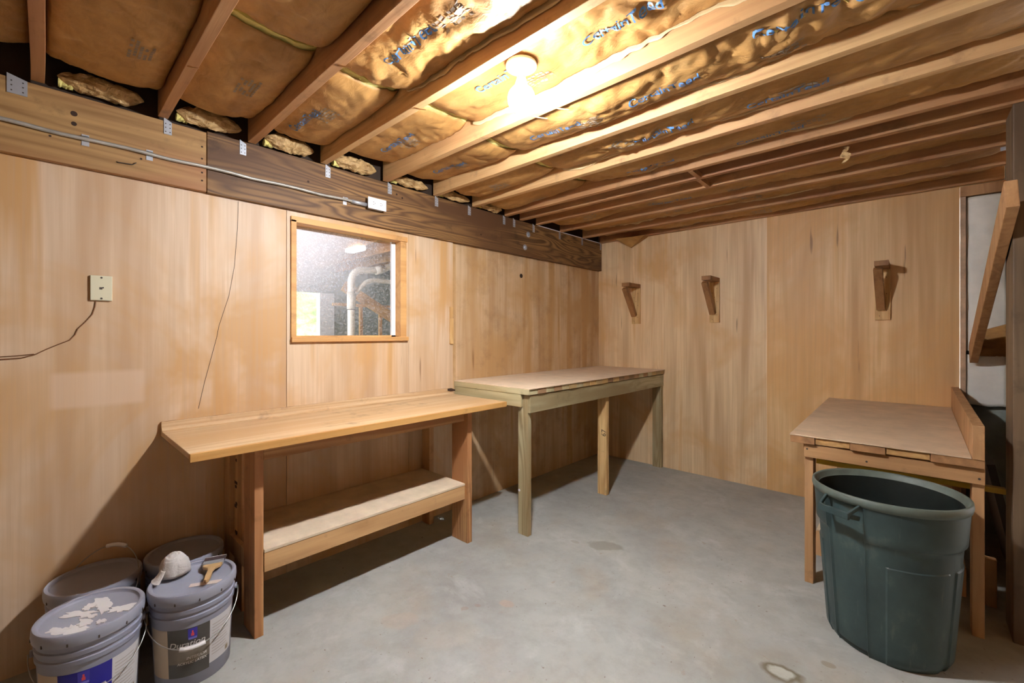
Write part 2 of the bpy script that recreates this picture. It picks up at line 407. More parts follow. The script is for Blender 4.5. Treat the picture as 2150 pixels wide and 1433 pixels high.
# ceiling joists --------------------------------------------------------
JY = {'A':-4.385,'B':-3.98,'C':-3.60,'D':-3.21,'E':-2.79,'F':-2.37,'G':-1.98,'H':-1.60,'I':-1.40,'J':-1.17,'K':-.79,'L':-.38,'M':-.022}
JL = {
 'A':'ceiling joist at the far left edge, nearly end-on above the phone jack',
 'B':'ceiling joist above the bent nail in the pale beam, first right of the leftmost one',
 'C':'ceiling joist resting just right of the splice between the pale and dark beams',
 'D':'ceiling joist passing directly left of the bulb fixture, bright beside it',
 'E':'pale ceiling joist passing just below and right of the glowing bulb',
 'F':'wide pale ceiling joist, second one right of the bulb',
 'G':'ceiling joist, third one right of the bulb',
 'H':'ceiling joist left of the narrow bay with the short wooden blocks',
 'I':'ceiling joist with the frayed paper scrap hanging from it, right of the blocks',
 'J':'ceiling joist meeting the dark beam above the upper washer',
 'K':'ceiling joist second from the plywood back wall',
 'L':'ceiling joist nearest the plywood back wall with the torn paper flap',
 'M':'ceiling joist lying against the top of the plywood back wall'}
for i, (k, y) in enumerate(JY.items()):
    b = MB(); n = 40; x0, x1 = .042, (3.12 if y > -1.45 else 5.1); W = .0195
    def fn(u, v, y=y, i=i, x0=x0, x1=x1):
        x = x0+(x1-x0)*u
        wob = .003*noise.noise((x*2, i*9.1, 0)); wz = .002*noise.noise((x*5, i*4.3, 7))
        q = [(-W, ZJ+wz), (W, ZJ+wz*.7), (W, ZS-.003), (-W, ZS-.003)][int(round(v*4)) % 4]
        return (x, y+q[0]+wob, q[1])
    b.grid(fn, n, 4, 0, wrap=True)
    b.f.append([0,1,2,3]); b.m.append(0); k0 = n*4; b.f.append([k0+3,k0+2,k0+1,k0]); b.m.append(0)
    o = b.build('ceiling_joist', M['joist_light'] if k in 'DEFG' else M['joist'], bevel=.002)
    tag(o, JL[k], 'joist', 'exposed ceiling joists')

# main beam along the left wall: a pale and a dark length butted together
def board(name, box, mat, label, cat, group=None, bevel=.003, parent=None):
    x0, x1, y0, y1, z0, z1 = box
    o = MB().box(*box).build(name, mat, parent, bevel=bevel)
    if parent is None: tag(o, label, cat, group)
    return o
bl = thing('support_beam', 'pale yellowish beam board along the top of the left wall, left of the splice', 'beam', (0,0,0), 0, 'beam boards above the left wall')
MB().box(.0145, .045, -6.0, -3.806, 2.098, 2.398).build('beam_board', M['beam_l'], bl, bevel=.003)
b = MB()
for y, z in ((-3.825,2.32),(-3.825,2.26),(-3.825,2.19),(-3.825,2.15),(-4.35,2.20),(-4.06,2.19)): b.tube([(.0445,y,z),(.0465,y,z)], .0045, 8)
b.build('nail_head', M['dark_hole'], bl)
b = MB()
for y, z, r in ((-4.28,2.318,.011),(-4.28,2.275,.009)): b.tube([(.0445,y,z),(.0458,y,z)], r, 14)
b.build('knot', M['dark_hole'], bl)
b = MB(); b.tube([(.045,-4.145,2.152),(.05,-4.14,2.15),(.052,-4.09,2.153),(.053,-4.078,2.165)], .0022, 8); b.build('bent_nail', M['slot'], bl)
br = thing('support_beam', 'dark brown wild-grained beam running from the splice to the back corner', 'beam', (0,0,0), 0, 'beam boards above the left wall')
MB().box(.001, .041, -3.803, -.003, 2.096, 2.408).build('beam_board', M['beam_r'], br, bevel=.003)
b = MB()
for y, z in ((-2.70,2.345),(-2.655,2.33),(-3.30,2.28),(-1.9,2.2)): b.tube([(.0405,y,z),(.0425,y,z)], .007, 8)
b.build('knot', M['dark_hole'], br)
tag(MB().box(.004, .044, -1.15, -.02, 2.4085, 2.414).build('shim_strip', M['white_plate']), 'thin white shim strip on top of the dark beam near the back corner', 'strip')
for nm, y, z in (('upper', -1.30, 2.30), ('lower', -1.345, 2.175)):
    t_ = thing('washer_bolt', 'round galvanised bolt and washer, the %s of two on the dark beam' % nm, 'bolt', (.041, y, z), 0, 'bolts in the dark beam')
    MB().tube([(0,0,0),(.004,0,0)], .026, 20).build('washer', M['galv'], t_)
    MB().tube([(.004,0,0),(.016,0,0)], .013, 6).build('bolt_head', M['galv'], t_)
tag(MB().tube([(-.0005,-1.351,1.915),(.0015,-1.351,1.915)], .02, 18).build('bolt_hole', M['dark_hole']), 'dark round hole plug in the plywood below the beam bolts', 'hole')
# conduit and outlet
cz = 2.219; cw = .058
ct = thing('metal_conduit', 'weathered metal conduit running along the beam to the outlet box', 'conduit')
MB().tube([(cw-.003+.002*math.sin(i*1.7), -6.0+i*(3.065/60), cz+.0025*math.sin(i*.9)) for i in range(61)], .0085, 12).build('pipe', M['emt'], ct, smooth=True)
MB().tube([(cw-.003,-3.035,cz),(cw-.003,-2.935,cz)], .0125, 12).build('connector', M['galv'], ct, smooth=True)
for y in (-4.245, -4.03, -3.075):
    MB().box(.0455 if y < -3.8 else .0415, .0475 if y < -3.8 else .0435, y-.012, y+.012, cz-.028, cz+.02).box(.046, cw+.008, y-.01, y+.01, cz+.008, cz+.0125).build('strap', M['galv'], ct)
ot = thing('electrical_outlet', 'white duplex outlet on a metal box at the end of the conduit', 'outlet', (.0412, -2.872, 2.232))
MB().box(0, .038, -.052, .052, -.034, .034).build('outlet_box', M['galv'], ot, bevel=.002)
MB().box(.038, .043, -.066, .066, -.037, .037).build('cover_plate', M['white_plate'], ot, bevel=.003)
for s in (-1, 1):
    MB().tube([(.043, s*.026, 0), (.0445, s*.026, 0)], .017, 20).build('socket', M['white_plate'], ot)
    b = MB()
    for dz in (-.007, .007): b.box(.0445, .0449, s*.026-.006, s*.026+.002, dz-.0014, dz+.0014)
    b.box(.0445, .0449, s*.026+.006, s*.026+.010, -.002, .002)
    b.build('slot', M['slot'], ot)
# phone jack
pj = thing('phone_jack', 'cream telephone wall plate on the plywood left of the window', 'wall plate', (FX, -4.193, 1.582))
MB().box(0, .012, -.036, .036, -.055, .055).build('plate', M['cream'], pj, bevel=.002)
MB().box(.012, .0125, -.007, .003, -.006, .004).box(.012, .0125, .003, .008, -.001, .005).build('jack_opening', M['slot'], pj)
for z in (-.046, .046): MB().tube([(.012,0,z),(.0135,0,z)], .004, 10).build('screw', M['slot'], pj)
W1 = [(-4.211,1.526),(-4.213,1.50),(-4.222,1.465),(-4.245,1.43),(-4.268,1.40),(-4.276,1.375),(-4.292,1.352),(-4.325,1.335),(-4.36,1.315),(-4.39,1.295),(-4.43,1.281),(-4.50,1.277),(-4.62,1.27),(-4.8,1.27)]
pw = thing('phone_wire', 'thin brown telephone wire drooping left from the cream wall plate', 'wire')
MB().tube([(FX+.003, y, z) for y, z in W1], .0023, 6).build('wire', M['wire'], pw, smooth=True)
MB().tube([(FX+.003, -4.395, 1.296), (FX+.003, -4.44, 1.291), (FX+.003,-4.52,1.286), (FX+.003,-4.8,1.28)], .0016, 6).build('wire', M['wire'], pw)
# cracks in the plywood
b = MB()
for pts in ([(-3.657,2.09),(-3.66,1.95),(-3.675,1.737),(-3.70,1.58),(-3.745,1.42),(-3.755,1.36),(-3.807,1.136),(-3.834,1.0)],):
    b.tube([(FX, y, z) for y, z in pts], .0012, 5)
tag(b.build('plywood_crack', M['dark_hole']), 'long thin crack running down the plywood left of the window', 'crack')
# raised edge strip right of the window
et = thing('wood_shim', 'narrow raw wood shim at the plywood step right of the window', 'shim')
MB().box(FX, FX+.012, -2.212, -2.178, 1.30, 1.50).build('shim_block', M['pine_z'], et, bevel=.002)
MB().box(FX, FX+.006, -2.212, -2.182, 1.502, 1.59).build('shim_tongue', M['pine_z'], et, bevel=.001)

# joist hangers
HL = [('A',.055,-4.44,'far left edge of the pale beam'),('B',.03,-3.962,'pale beam right of the bent nail'),('C',.03,-3.642,'beam just right of the splice'),
      ('D',.03,-3.183,'beam between splice and outlet'),('E',.03,-2.755,'beam above the outlet'),('F',.03,-2.358,'beam first right of the outlet'),
      ('G',.03,-2.029,'beam second right of the outlet'),('H',.028,-1.624,'beam third right of the outlet'),('I',.028,-1.494,'beam left of the washers'),
      ('J',.028,-1.222,'beam just above the upper washer'),('K',.026,-.81,'beam first right of the washers'),('L',.026,-.405,'beam second right of the washers'),('M',.02,-.03,'beam end in the back corner')]
for k, wd, y, lab in HL:
    fx = .0455 if y < -3.81 else .0415
    b = MB(); z0, z1 = (2.335, 2.40)
    b.hexa([(fx, y-wd/2, z0), (fx+.003, y-wd/2, z0), (fx, y+wd/2, z0), (fx+.003, y+wd/2, z0), (fx, y-wd/2, z1+.012), (fx+.003, y-wd/2, z1+.012), (fx, y+wd/2, z1-.004), (fx+.003, y+wd/2, z1-.004)])
    t_ = thing('joist_hanger', 'small galvanised hanger plate on the %s' % lab, 'joist hanger', (0,0,0), 0, 'hanger plates along the beam')
    b.build('flange', M['galv'], t_)
    b = MB()
    for dz in (.012, .032, .05):
        for s in (-1, 1): b.tube([(fx+.0028, y+s*wd*.28, z0+dz), (fx+.0036, y+s*wd*.28, z0+dz)], .0028, 6)
    b.build('nail_hole', M['slot'], t_)
# hangers at the right ends of the joists
for y, lab in ((-1.17, 'upper of the two'), (-.79, 'lower of the two')):
    t_ = thing('joist_hanger', 'pale hanger tab beside the grey post, %s' % lab, 'joist hanger', (0,0,0), 0, 'hanger tabs at the right joist ends')
    MB().box(3.03, 3.122, y+.02, y+.023, ZJ-.02, ZJ+.05).box(3.05, 3.122, y-.022, y+.023, ZJ-.022, ZJ-.019).build('flange', M['galv'], t_)

# ------------------------------------------------------------------ insulation batts
def sagz(bi, x, v, x0, x1, S):
    """underside height of a batt; v is 0..1 across the bay"""
    e = 1-(2*v-1)**2
    s = S*(.75+.6*noise.noise((x*1.6, bi*7.7, 1.0)))*max(e, 0)**.6
    lip = .016*noise.noise((x*3.1, bi*5.0+(3 if v > .5 else 0), 9.0))*(1-e)
    w = 0
    p = Vector((x*7, v*3.2+bi*11, 3.3)); r1 = 1-abs(noise.noise(p))*2
    p2 = Vector((x*15+v*4, v*4+bi*3, 8.1)); r2 = 1-abs(noise.noise(p2))*2
    cr = max(0, noise.noise((x*1.3+bi*4.4, v*1.5, 5.0))+.25)
    for bb_, sx_, wd_ in ((4,2.15,.45),(5,2.25,.5),(5,2.75,.4),(3,1.45,.35),(4,2.7,.4)):
        if bi == bb_: cr += .8*math.exp(-((x-sx_)/wd_)**2)
    w = (.012*max(0, r1-.35)+.009*max(0, r2-.4))*(.35+2.2*cr)
    endf = min(1, (x-x0)/.10, (x1-x)/.10)
    zt = 2.492 - s + lip + w*(.4+.6*e)
    return zt + .03*(1-max(0, endf))**2
def text_mesh(body, size, shear=0, bold=0):
    cu = bpy.data.curves.new('t', 'FONT'); cu.body = body; cu.size = size; cu.shear = shear; cu.offset = bold
    cu.resolution_u = 3
    ob = bpy.data.objects.new('t', cu); C.objects.link(ob)
    dg = bpy.context.evaluated_depsgraph_get(); me = bpy.data.meshes.new_from_object(ob.evaluated_get(dg))
    import bmesh
    bm = bmesh.new(); bm.from_mesh(me)
    bmesh.ops.triangulate(bm, faces=bm.faces)
    for _ in range(2):
        ed = [e for e in bm.edges if e.calc_length() > size*.16]
        if ed: bmesh.ops.subdivide_edges(bm, edges=ed, cuts=1)
    bmesh.ops.triangulate(bm, faces=bm.faces)
    vs = [v.co.copy() for v in bm.verts]; bm.verts.index_update(); fs = [[v.index for v in f.verts] for f in bm.faces]
    bm.free(); bpy.data.objects.remove(ob); bpy.data.meshes.remove(me); bpy.data.curves.remove(cu)
    return vs, fs
TXT = text_mesh('CertainTeed', .062, .12, .0006)
TW = max(v.x for v in TXT[0])
ks = list(JY); BAY = [('pre', -4.80, JY['A'])]+[(ks[i]+ks[i+1], JY[ks[i]], JY[ks[i+1]]) for i in range(12)]
BLAB = {'pre':'left of the leftmost joist','AB':'in the bay at the upper left corner','BC':'in the bay above the beam splice','CD':'in the bay left of the bulb',
 'DE':'in the bay that holds the bulb','EF':'in the first bay right of the bulb','FG':'in the second bay right of the bulb','GH':'in the third bay right of the bulb',
 'IJ':'in the narrow bay right of the hanging paper scrap','JK':'in the bay over the upper washer','KL':'in the second bay from the back wall','LM':'in the bay against the back wall'}
PR = {  # prints: (x of text start, v across, flipped)
 'pre': [], 'AB': [(.75,.62,True),(1.55,.35,False),(1.5,.7,True)], 'BC': [(.85,.45,False),(1.72,.62,True),(2.2,.3,False)],
 'CD': [(.25,.3,False),(1.12,.40,False)], 'DE': [(.32,.55,False),(1.22,.40,False),(1.75,.55,False),(2.4,.4,False)],
 'EF': [(.3,.5,False),(1.15,.5,False),(1.72,.55,False),(2.25,.3,False)], 'FG': [(.9,.7,False),(1.55,.5,False),(2.1,.6,False)],
 'GH': [(1.3,.5,False),(1.95,.6,False)], 'IJ': [], 'JK': [(1.1,.5,False)], 'KL': [], 'LM': []}
for bi, (k, ya, yb) in enumerate(BAY):
    if k == 'HI': continue
    ya += .021; yb -= .021
    near = k in ('pre','AB','BC','CD','DE','EF','FG','GH')
    xe = 5.0 if yb < -1.45 else 3.1
    spans = [(.10, .90+.02*noise.noise((bi*3.3,0,0)), 'wall-side'), (.935+.03*noise.noise((bi*8.3,0,0)), xe, 'room-side')] if near else [(.10, xe, '')]
    S = {'pre':.05,'AB':.055,'BC':.05,'CD':.055,'DE':.018,'EF':.075,'FG':.085,'GH':.085,'IJ':.04,'JK':.08,'KL':.07,'LM':.08}[k]
    for x0, x1, side in spans:
        nm = ('%s kraft-faced insulation batt %s' % (side, BLAB[k])).strip()
        bt = thing('insulation_batt', nm, 'insulation', (0,0,0), 0, 'kraft-faced insulation batts between the joists')
        nu = int((x1-x0)/.014); nv = 26
        f = lambda u, v: (x0+(x1-x0)*u, ya+(yb-ya)*v, sagz(bi, x0+(x1-x0)*u, v, x0, x1, S))
        b = MB(); b.grid(f, nu, nv)
        o = b.build('paper_facing', M['kraft'], bt, smooth=True)
        so = o.modifiers.new('thickness', 'SOLIDIFY'); so.thickness = .0015; so.offset = -1
        # fluffy core, sticking out a little at the joint between batts
        b = MB(); ex = .018 if near else 0
        def fc(u, v):
            x = x0-ex*.3+(x1-x0+ex*1.3)*u
            z = sagz(bi, min(max(x, x0), x1), v, x0, x1, S)+.012+.006*noise.noise((x*40, v*30, 2))
            return (x, ya+(yb-ya)*v, z)
        b.grid(fc, max(30, nu//2), 12)
        n0 = len(b.v); b.grid(lambda u, v: (fc(u, v)[0], fc(u, v)[1], ZS-.004), max(30, nu//2), 12)
        W = 13; R = max(30, nu//2)
        for j in range(12):
            for r in (0, R):
                b.f.append([r*W+j, r*W+j+1, n0+r*W+j+1, n0+r*W+j]); b.m.append(0)
        for r in range(R):
            for j in (0, 12):
                b.f.append([r*W+j, (r+1)*W+j, n0+(r+1)*W+j, n0+r*W+j]); b.m.append(0)
        b.build('fibreglass_core', M['fibre'], bt, smooth=False)
        # paper flange stapled to the side of the next joist
        if k in ('CD','DE','EF','FG','GH','KL') and side != 'wall-side':
            b = MB()
            def ff(u, v):
                x = x0+.02+(x1-x0-.04)*u; ze = sagz(bi, x, 1, x0, x1, S)
                return (x, yb-.0035-.004*v*(.5+noise.noise((x*9, bi, 2))), max(ZJ+.012, ze+.006-v*(.030+.028*noise.noise((x*2.3, bi*3.1, 6))+.010*noise.noise((x*14, bi, 6)))))
            b.grid(ff, nu, 3)
            o = b.build('stapling_flange', M['kraft_pale'], bt, smooth=True); o.modifiers.new('s', 'SOLIDIFY').thickness = .001
        # printing on the paper
        for tx, tv, flip in PR[k]:
            if not (x0+.02 <= tx and tx+TW <= x1-.02): continue
            b = MB(); yc = ya+(yb-ya)*tv
            for p in TXT[0]:
                lx, ly = p.x, p.y-.022
                if flip: X, Y = tx+TW-lx, yc+ly
                else: X, Y = tx+lx, yc-ly
                vv = min(max((Y-ya)/(yb-ya), .02), .98)
                b.v.append((X, Y, sagz(bi, X, vv, x0, x1, S)-.0055))
            b.f = [list(q) for q in TXT[1]]; b.m = [0]*len(b.f)
            b.build('printed_lettering', M['blue_ink'], bt, fix=False)
        # smudged grey print block
        for q in range(1 if side == 'wall-side' else 3):
            gx = x0+(x1-x0)*(.45 if side == 'wall-side' else .12+.2*q)+.05*noise.noise((bi*2.2, q, 4)); gv = .3+.4*((bi*37+q*13) % 10)/10
            b = MB()
            for row in range(5):
                for cpos in range(7):
                    if noise.noise((row*2.7, cpos*3.1, bi+q*5)) < -.15: continue
                    X0 = gx+cpos*.021; Y0 = ya+(yb-ya)*gv+row*.016
                    if Y0+.012 > yb-.01: continue
                    pts = []
                    for (a_, b_) in ((0,0),(.017,0),(.017,.010),(0,.010)):
                        X, Y = X0+a_, Y0+b_; pts.append((X, Y, sagz(bi, X, (Y-ya)/(yb-ya), x0, x1, S)-.003))
                    n0 = len(b.v); b.v += pts; b.f.append([n0,n0+1,n0+2,n0+3]); b.m.append(0)
            if b.f: b.build('faded_print', M['grey_ink'], bt, fix=False)
# crumpled batt ends stuffed on the beam top
for i, (k, ya, yb, lab) in enumerate((('AB',-4.33,-4.05,'left of the bent-nail joist'),('BC',-3.93,-3.65,'above the beam splice'),('CD',-3.54,-3.27,'right of the splice with folded paper'),
        ('DE',-3.15,-2.86,'left above the outlet'),('EF',-2.74,-2.44,'right above the outlet'),('FG',-2.33,-2.03,'second bay right of the outlet'),('GH',-1.93,-1.66,'third bay right of the outlet'))):
    t_ = thing('insulation_scrap', 'crumpled tan insulation paper stuffed on the beam top, %s' % lab, 'insulation', (0,0,0), 0, 'crumpled insulation ends on the beam')
    b = MB(); s = (1 if i < 4 else .7)
    def fs(u, v):
        th = 2*PI*v; y = ya+(yb-ya)*u; e = (1-(2*u-1)**4)
        r = (.034+.017*noise.noise((y*22, math.cos(th)*1.4, math.sin(th)*1.4+i*5))+.007*noise.noise((y*60, math.cos(th)*3, math.sin(th)*3)))*e*s+.002
        return (.048+math.cos(th)*r*1.05, y, 2.443-.009*(1-s)*3+math.sin(th)*r*1.1)
    b.grid(fs, 46, 20, 0, wrap=True)
    mnz = min(v[2] for v in b.v); dz = 2.411-mnz; b.v = [(x, y, z+dz) for x, y, z in b.v]
    b.build('paper', M['kraft2'], t_)
    b = MB(); yy = ya+.015
    b.grid(lambda u, v: (.03+.02*math.cos(2*PI*v)*(1+.3*noise.noise((v*9,u*9,i))), yy-.012+.045*u, 2.44+.018*math.sin(2*PI*v)*(1+.4*noise.noise((v*7,u*5,i)))), 8, 14, 0, wrap=True)
    b.build('fibreglass_tuft', M['fibre'], t_)
# short blocks in the narrow bay, paper scrap and torn flap
for i, (y0, y1, x) in enumerate(((-1.579,-1.421,1.62),(-1.379,-1.191,1.60))):
    tag(MB().box(x, x+.03, y0, y1, ZJ-.002, ZJ+.028).build('wood_block', M['joist']), 'short wood block between joists, %s one' % ('farther left' if i == 0 else 'farther right'), 'block', 'short blocks between the middle joists')
b = MB(); b.grid(lambda u, v: (2.40+.02*math.sin(u*9+v*3)+.012*(v-.5), -1.36+.02*(v-.5)*math.cos(u*7), ZJ-.002-.085*u), 10, 4)
o = b.build('paper_scrap', M['kraft2']); o.modifiers.new('s', 'SOLIDIFY').thickness = .002
tag(o, 'twisted scrap of paper hanging from a middle joist', 'paper')
b = MB(); b.hexa([(.30,-.02,2.405),(.31,-.16,2.40),(.42,-.02,2.31),(.421,-.03,2.31),(.301,-.018,2.409),(.311,-.16,2.404),(.62,-.02,2.408),(.62,-.12,2.404)])
tag(b.build('paper_flap', M['kraft']), 'torn brown paper flap hanging at the top of the back wall', 'paper')
b = MB(); b.grid(lambda u, v: (.30+.5*u, -.40-.01*math.sin(u*8)+.004*v, ZJ-.001-.012*v*(1+math.sin(u*23))), 30, 3)
# wood splinters hanging from the joists
for i, (x, y) in enumerate(((.62,-3.99),(1.05,-3.60),(1.0,-3.22),(1.35,-2.79),(1.47,-2.79))):
    o = MB().tube([(x, y, ZJ+.002), (x+.03, y+.008, ZJ-.012), (x+.07, y+.02, ZJ-.026)], [.004,.003,.001], 5).build('wood_splinter', M['joist_light'])
    tag(o, ['pale splinter under the joist left of the beam splice','pale splinter under the joist right of the splice','pale splinter under the joist left of the bulb','splinter under the joist below the bulb, left one','splinter under the joist below the bulb, right one'][i], 'splinter', 'splinters on the joists')

# ------------------------------------------------------------------ ceiling lamp
LX, LY = 1.505, -3.05
lp = thing('ceiling_lamp', 'white porcelain lampholder with a bare glowing bulb between two joists', 'lamp', (LX, LY, 2.475))
MB().lathe([(.0,.045),(.052,.045),(.052,.0),(.0,.0)], 24).build('junction_box', M['slot'], lp)
MB().lathe([(0,.0),(.062,.0),(.0645,-.006),(.062,-.014),(.045,-.022),(.028,-.028),(.026,-.034),(0,-.034)], 48).build('lampholder', M['porcelain'], lp, smooth=True)
MB().lathe([(0,-.034),(.0185,-.034),(.0185,-.062),(0,-.062)], 24).build('socket_collar', M['galv'], lp, smooth=False)
bz = BULB_POS[2]-2.475
RB = .055
prof = [(.0,bz-RB)]+[(RB*math.sin(a), bz-RB*math.cos(a)) for a in [PI*i/24 for i in range(1, 21)]]+[(.0185, -.062)]
bb = MB().lathe(prof, 32).build('bulb', M['lit'], lp, smooth=True)

# ------------------------------------------------------------------ window in the left wall
wn = MB()
wf = [(WY0, WY1, WZ1-.016, WZ1+.016), (WY0, WY1, WZ0-.018, WZ0+.014)]
wn.box(-.10, FX+.012, WY0-.018, WY1+.022, WZ1-.014, WZ1+.02)      # head
wn.box(-.10, FX+.022, WY0-.018, WY1+.025, WZ0-.022, WZ0+.006)     # sill
wn.box(-.10, FX+.012, WY0-.018, WY0+.012, WZ0, WZ1)
wn.box(-.10, FX+.004, WY1-.03, WY1+.018, WZ0, WZ1)
win = struct(wn.build('window_1', M['trim'], bevel=.002))
g = MB().box(-.072, -.068, -.36, .36, -.345, .345).build('glass_pane', M['glass'], None)
g.parent = win; g.location = (0, (WY0+WY1)/2-.006, (WZ0+WZ1)/2)
MB().box(-.066, -.05, WY1-.062, WY1-.03, WZ0+.006, WZ1-.014).build('inner_stop', M['white_plate'], win)
MB().box(-.066, -.05, WY0+.012, WY1-.03, WZ0+.006, WZ0+.016).build('inner_stop', M['trim'], win)

# ------------------------------------------------------------------ room beyond the window
ld = bpy.data.lights.new('unseen_fill_light', 'POINT'); ld.energy = 90; ld.shadow_soft_size = .06; ld.color = (1, .97, .93)  # added point light, out of view, brightens the pipes beyond the window
lo = bpy.data.objects.new('unseen_fill_light', ld); C.objects.link(lo); lo.location = (-.9, -4.5, 2.25)
b = MB(); X = -4.5
b.box(X-.1, X, -6.6, -2.45, 0, ZS, 0).box(X-.1, X, -1.02, .3, 0, ZS, 0).box(X-.1, X, -2.45, -1.02, 2.05, ZS, 0)
struct(b.build('wall_beyond', M['block']))
struct(MB().box(-4.5, -.05, .25, .3, 0, ZS).build('wall_beyond_back', M['block']))
b = MB(); b.box(X-.1, X+.03, -1.27, -1.03, 0, 2.05)
struct(b.build('door_1', M['white_plate']))
for i, y in enumerate((-4.2,-3.8,-3.4,-3.0,-2.6,-2.2,-1.81,-1.4,-1.0,-.6)):
    tag(MB().box(-4.5, -.02, y-.019, y+.019, ZJ, ZS-.003).build('ceiling_joist', M['joist']), 'ceiling joist in the room seen through the dusty window', 'joist', 'joists beyond the window')
pp = thing('drain_pipe', 'white plastic drain pipe with elbow seen through the window', 'pipe')
def arc(p0, p1, p2, n=8): # quadratic
    p0, p1, p2 = map(Vector, (p0, p1, p2)); return [(p0*(1-t)**2+p1*2*t*(1-t)+p2*t*t) for t in [i/n for i in range(n+1)]]
R_ = .037
path = [(-1.5,-2.245,0), (-1.5,-2.245,1.86)]+arc((-1.5,-2.245,1.90), (-1.5,-2.235,2.03), (-1.5,-2.10,2.035))+[(-1.5,-1.95,2.05),(-1.5,-1.6,2.18),(-1.5,-.9,2.30)]
MB().tube(path, R_, 20).build('pipe_run', M['pvc'], pp, smooth=True)
MB().tube([(-1.5,-2.245,1.62),(-1.5,-2.245,1.80)], R_+.006, 20).tube([(-1.5,-1.98,2.04),(-1.5,-1.88,2.075)], R_+.006, 20).build('coupling', M['pvc'], pp, smooth=True)
MB().tube([(-1.5,-2.245,1.74),(-1.5,-2.13,1.87)]+arc((-1.5,-2.11,1.89),(-1.5,-2.06,1.935),(-1.5,-1.98,1.94))+[(-1.5,-1.6,1.94),(-1.5,-.8,1.96)], .024, 16).build('branch_pipe', M['pvc'], pp, smooth=True)
MB().tube([(-1.5,-2.245,1.618),(-1.5,-2.245,1.624)], R_+.008, 20).build('clamp_band', M['slot'], pp)
st = thing('stud_frame', 'open wooden stud frame seen through the window', 'stud wall')
MB().box(-3.0,-2.96,-1.75,.2,1.75,1.79).build('top_plate', M['pine_y'], st)
for y in (-1.35, -1.05, -.70): MB().box(-3.0,-2.96,y-.02,y+.02,0,1.75).build('stud', M['tan_z'], st)
tag(MB().beam((-2.938,-1.62,2.02),(-2.938,.20,1.02), .04, .14).build('stair_stringer', M['pine_y']), 'sloping wooden stair board seen through the window', 'stair board')
tag(MB().box(-2.4,-2.1,-1.86,-1.76,2.37,2.41).build('strip_lamp', M['lit2']), 'small white strip lamp on the ceiling beyond the window', 'lamp')
b = MB()
b.grid(lambda u, v: (-8.5-.5*noise.noise((u*6,v*6,1))-.3*noise.noise((u*20,v*20,1)), -6+10*u, -0.1+3.2*v+.4*noise.noise((u*9,0,4))*v), 60, 24)
b2 = len(b.v); b.grid(lambda u, v: (-9.6, -6+10*u, -.1+3.2*v), 60, 24)
tag(b.build('hedge', M['foliage']), 'pale green bushes outdoors beyond the bright doorway', 'hedge')
struct(MB().box(-12, -4.9, -8, 6, -.15, -.05).build('ground', M['foliage']))

# ------------------------------------------------------------------ left workbench
wb = thing('workbench', 'low pine workbench with a wide shelf under the window', 'workbench')
P = lambda name, bx, mat, par=wb, bev=.002: MB().box(*bx).build(name, mat, par, bevel=bev)
P('worktop', (.016, .600, -3.984, -2.197, .888, .912), M['top_y'])
P('front_edging', (.6005, .618, -3.984, -2.197, .878, .912), M['edge_y'])
b = MB(); b.grid(lambda u, v: [( .016, -3.984+1.787*u, .912),(.016,-3.984+1.787*u,.957),(.034,-3.984+1.787*u,.957),(.036,-3.984+1.787*u,.93),(.046,-3.984+1.787*u,.917),(.062,-3.984+1.787*u,.9125)][int(round(v*6)) % 6], 1, 6, 0, wrap=True)
b.f.append([0,1,2,3,4,5]); b.f.append([11,10,9,8,7,6]); b.m += [0,0]
b.build('backsplash', M['top_y'], wb)
MB().tube([(.035,-2.245,.948),(.04,-2.215,.945),(.05,-2.185,.94)], [.008,.013,.006], 8).build('knot', M['dark_hole'], wb)
P('leg', (.342, .492, -3.722, -3.684, 0, .887), M['fir_z'])
P('leg', (.362, .522, -2.472, -2.433, 0, .887), M['fir_z'])
P('leg', (.020, .108, -3.722, -3.684, 0, .887), M['tan_z'])
P('leg', (.020, .108, -2.472, -2.433, 0, .887), M['tan_z'])
P('side_board', (.112, .23, -3.700, -3.684, .0, .887), M['fir_z'])
b = MB()
for i, z in enumerate((.86,.80,.735,.62,.60,.515,.50,.37,.355)): b.box(.118+.008*(i%3), .150+.01*(i%2), -3.7015, -3.700, z-.006, z+.008)
b.build('stamped_marks', M['dark_hole'], wb)
P('front_apron', (.452, .490, -3.683, -2.473, .800, .887), M['fir_y'])
P('rear_apron', (.020, .058, -3.683, -2.473, .800, .887), M['fir_y'])
P('shelf', (.020, .500, -3.683, -2.474, .378, .392), M['shelf_top'])
P('shelf_front_board', (.462, .498, -3.683, -2.474, .288, .377), M['pine_y'])
P('shelf_rear_board', (.020, .058, -3.683, -2.474, .288, .377), M['pine_y'])
P('side_rail', (.109, .341, -3.722, -3.702, .27, .36), M['tan_z'])
# ------------------------------------------------------------------ tall bench in the corner
tb = thing('workbench', 'tall plank-topped workbench with grey-green aprons filling the corner', 'workbench')
P('worktop_sheet', (.003, .790, -2.155, -.003, 1.004, 1.010), M['ply_top'], tb, .001)
b = MB(); n = 23
mats = [M['end1'], M['end2'], M['end3'], M['end4'], M['green_x']]
for i in range(n):
    y0 = -2.155+i*2.15/n; y1 = y0+2.15/n-.002
    b.box(.003, .782+.006*noise.noise((i*3.3,0,0)), y0, y1, .966, 1.0035, (i*7+i//3) % 5 if i else 4)
b.build('plank', mats, tb, bevel=.0015)
P('end_apron', (.003, .705, -2.152, -2.134, .878, .965), M['green_x'], tb)
P('front_apron', (.752, .774, -2.133, -.004, .842, .962), M['green_y'], tb)
P('leg', (.664, .751, -2.132, -2.094, 0, .963), M['green_z'], tb)
P('leg', (.664, .751, -1.103, -1.062, 0, .963), M['pine_z'], tb)
P('leg', (.672, .751, -.045, -.006, 0, .963), M['green_z'], tb)
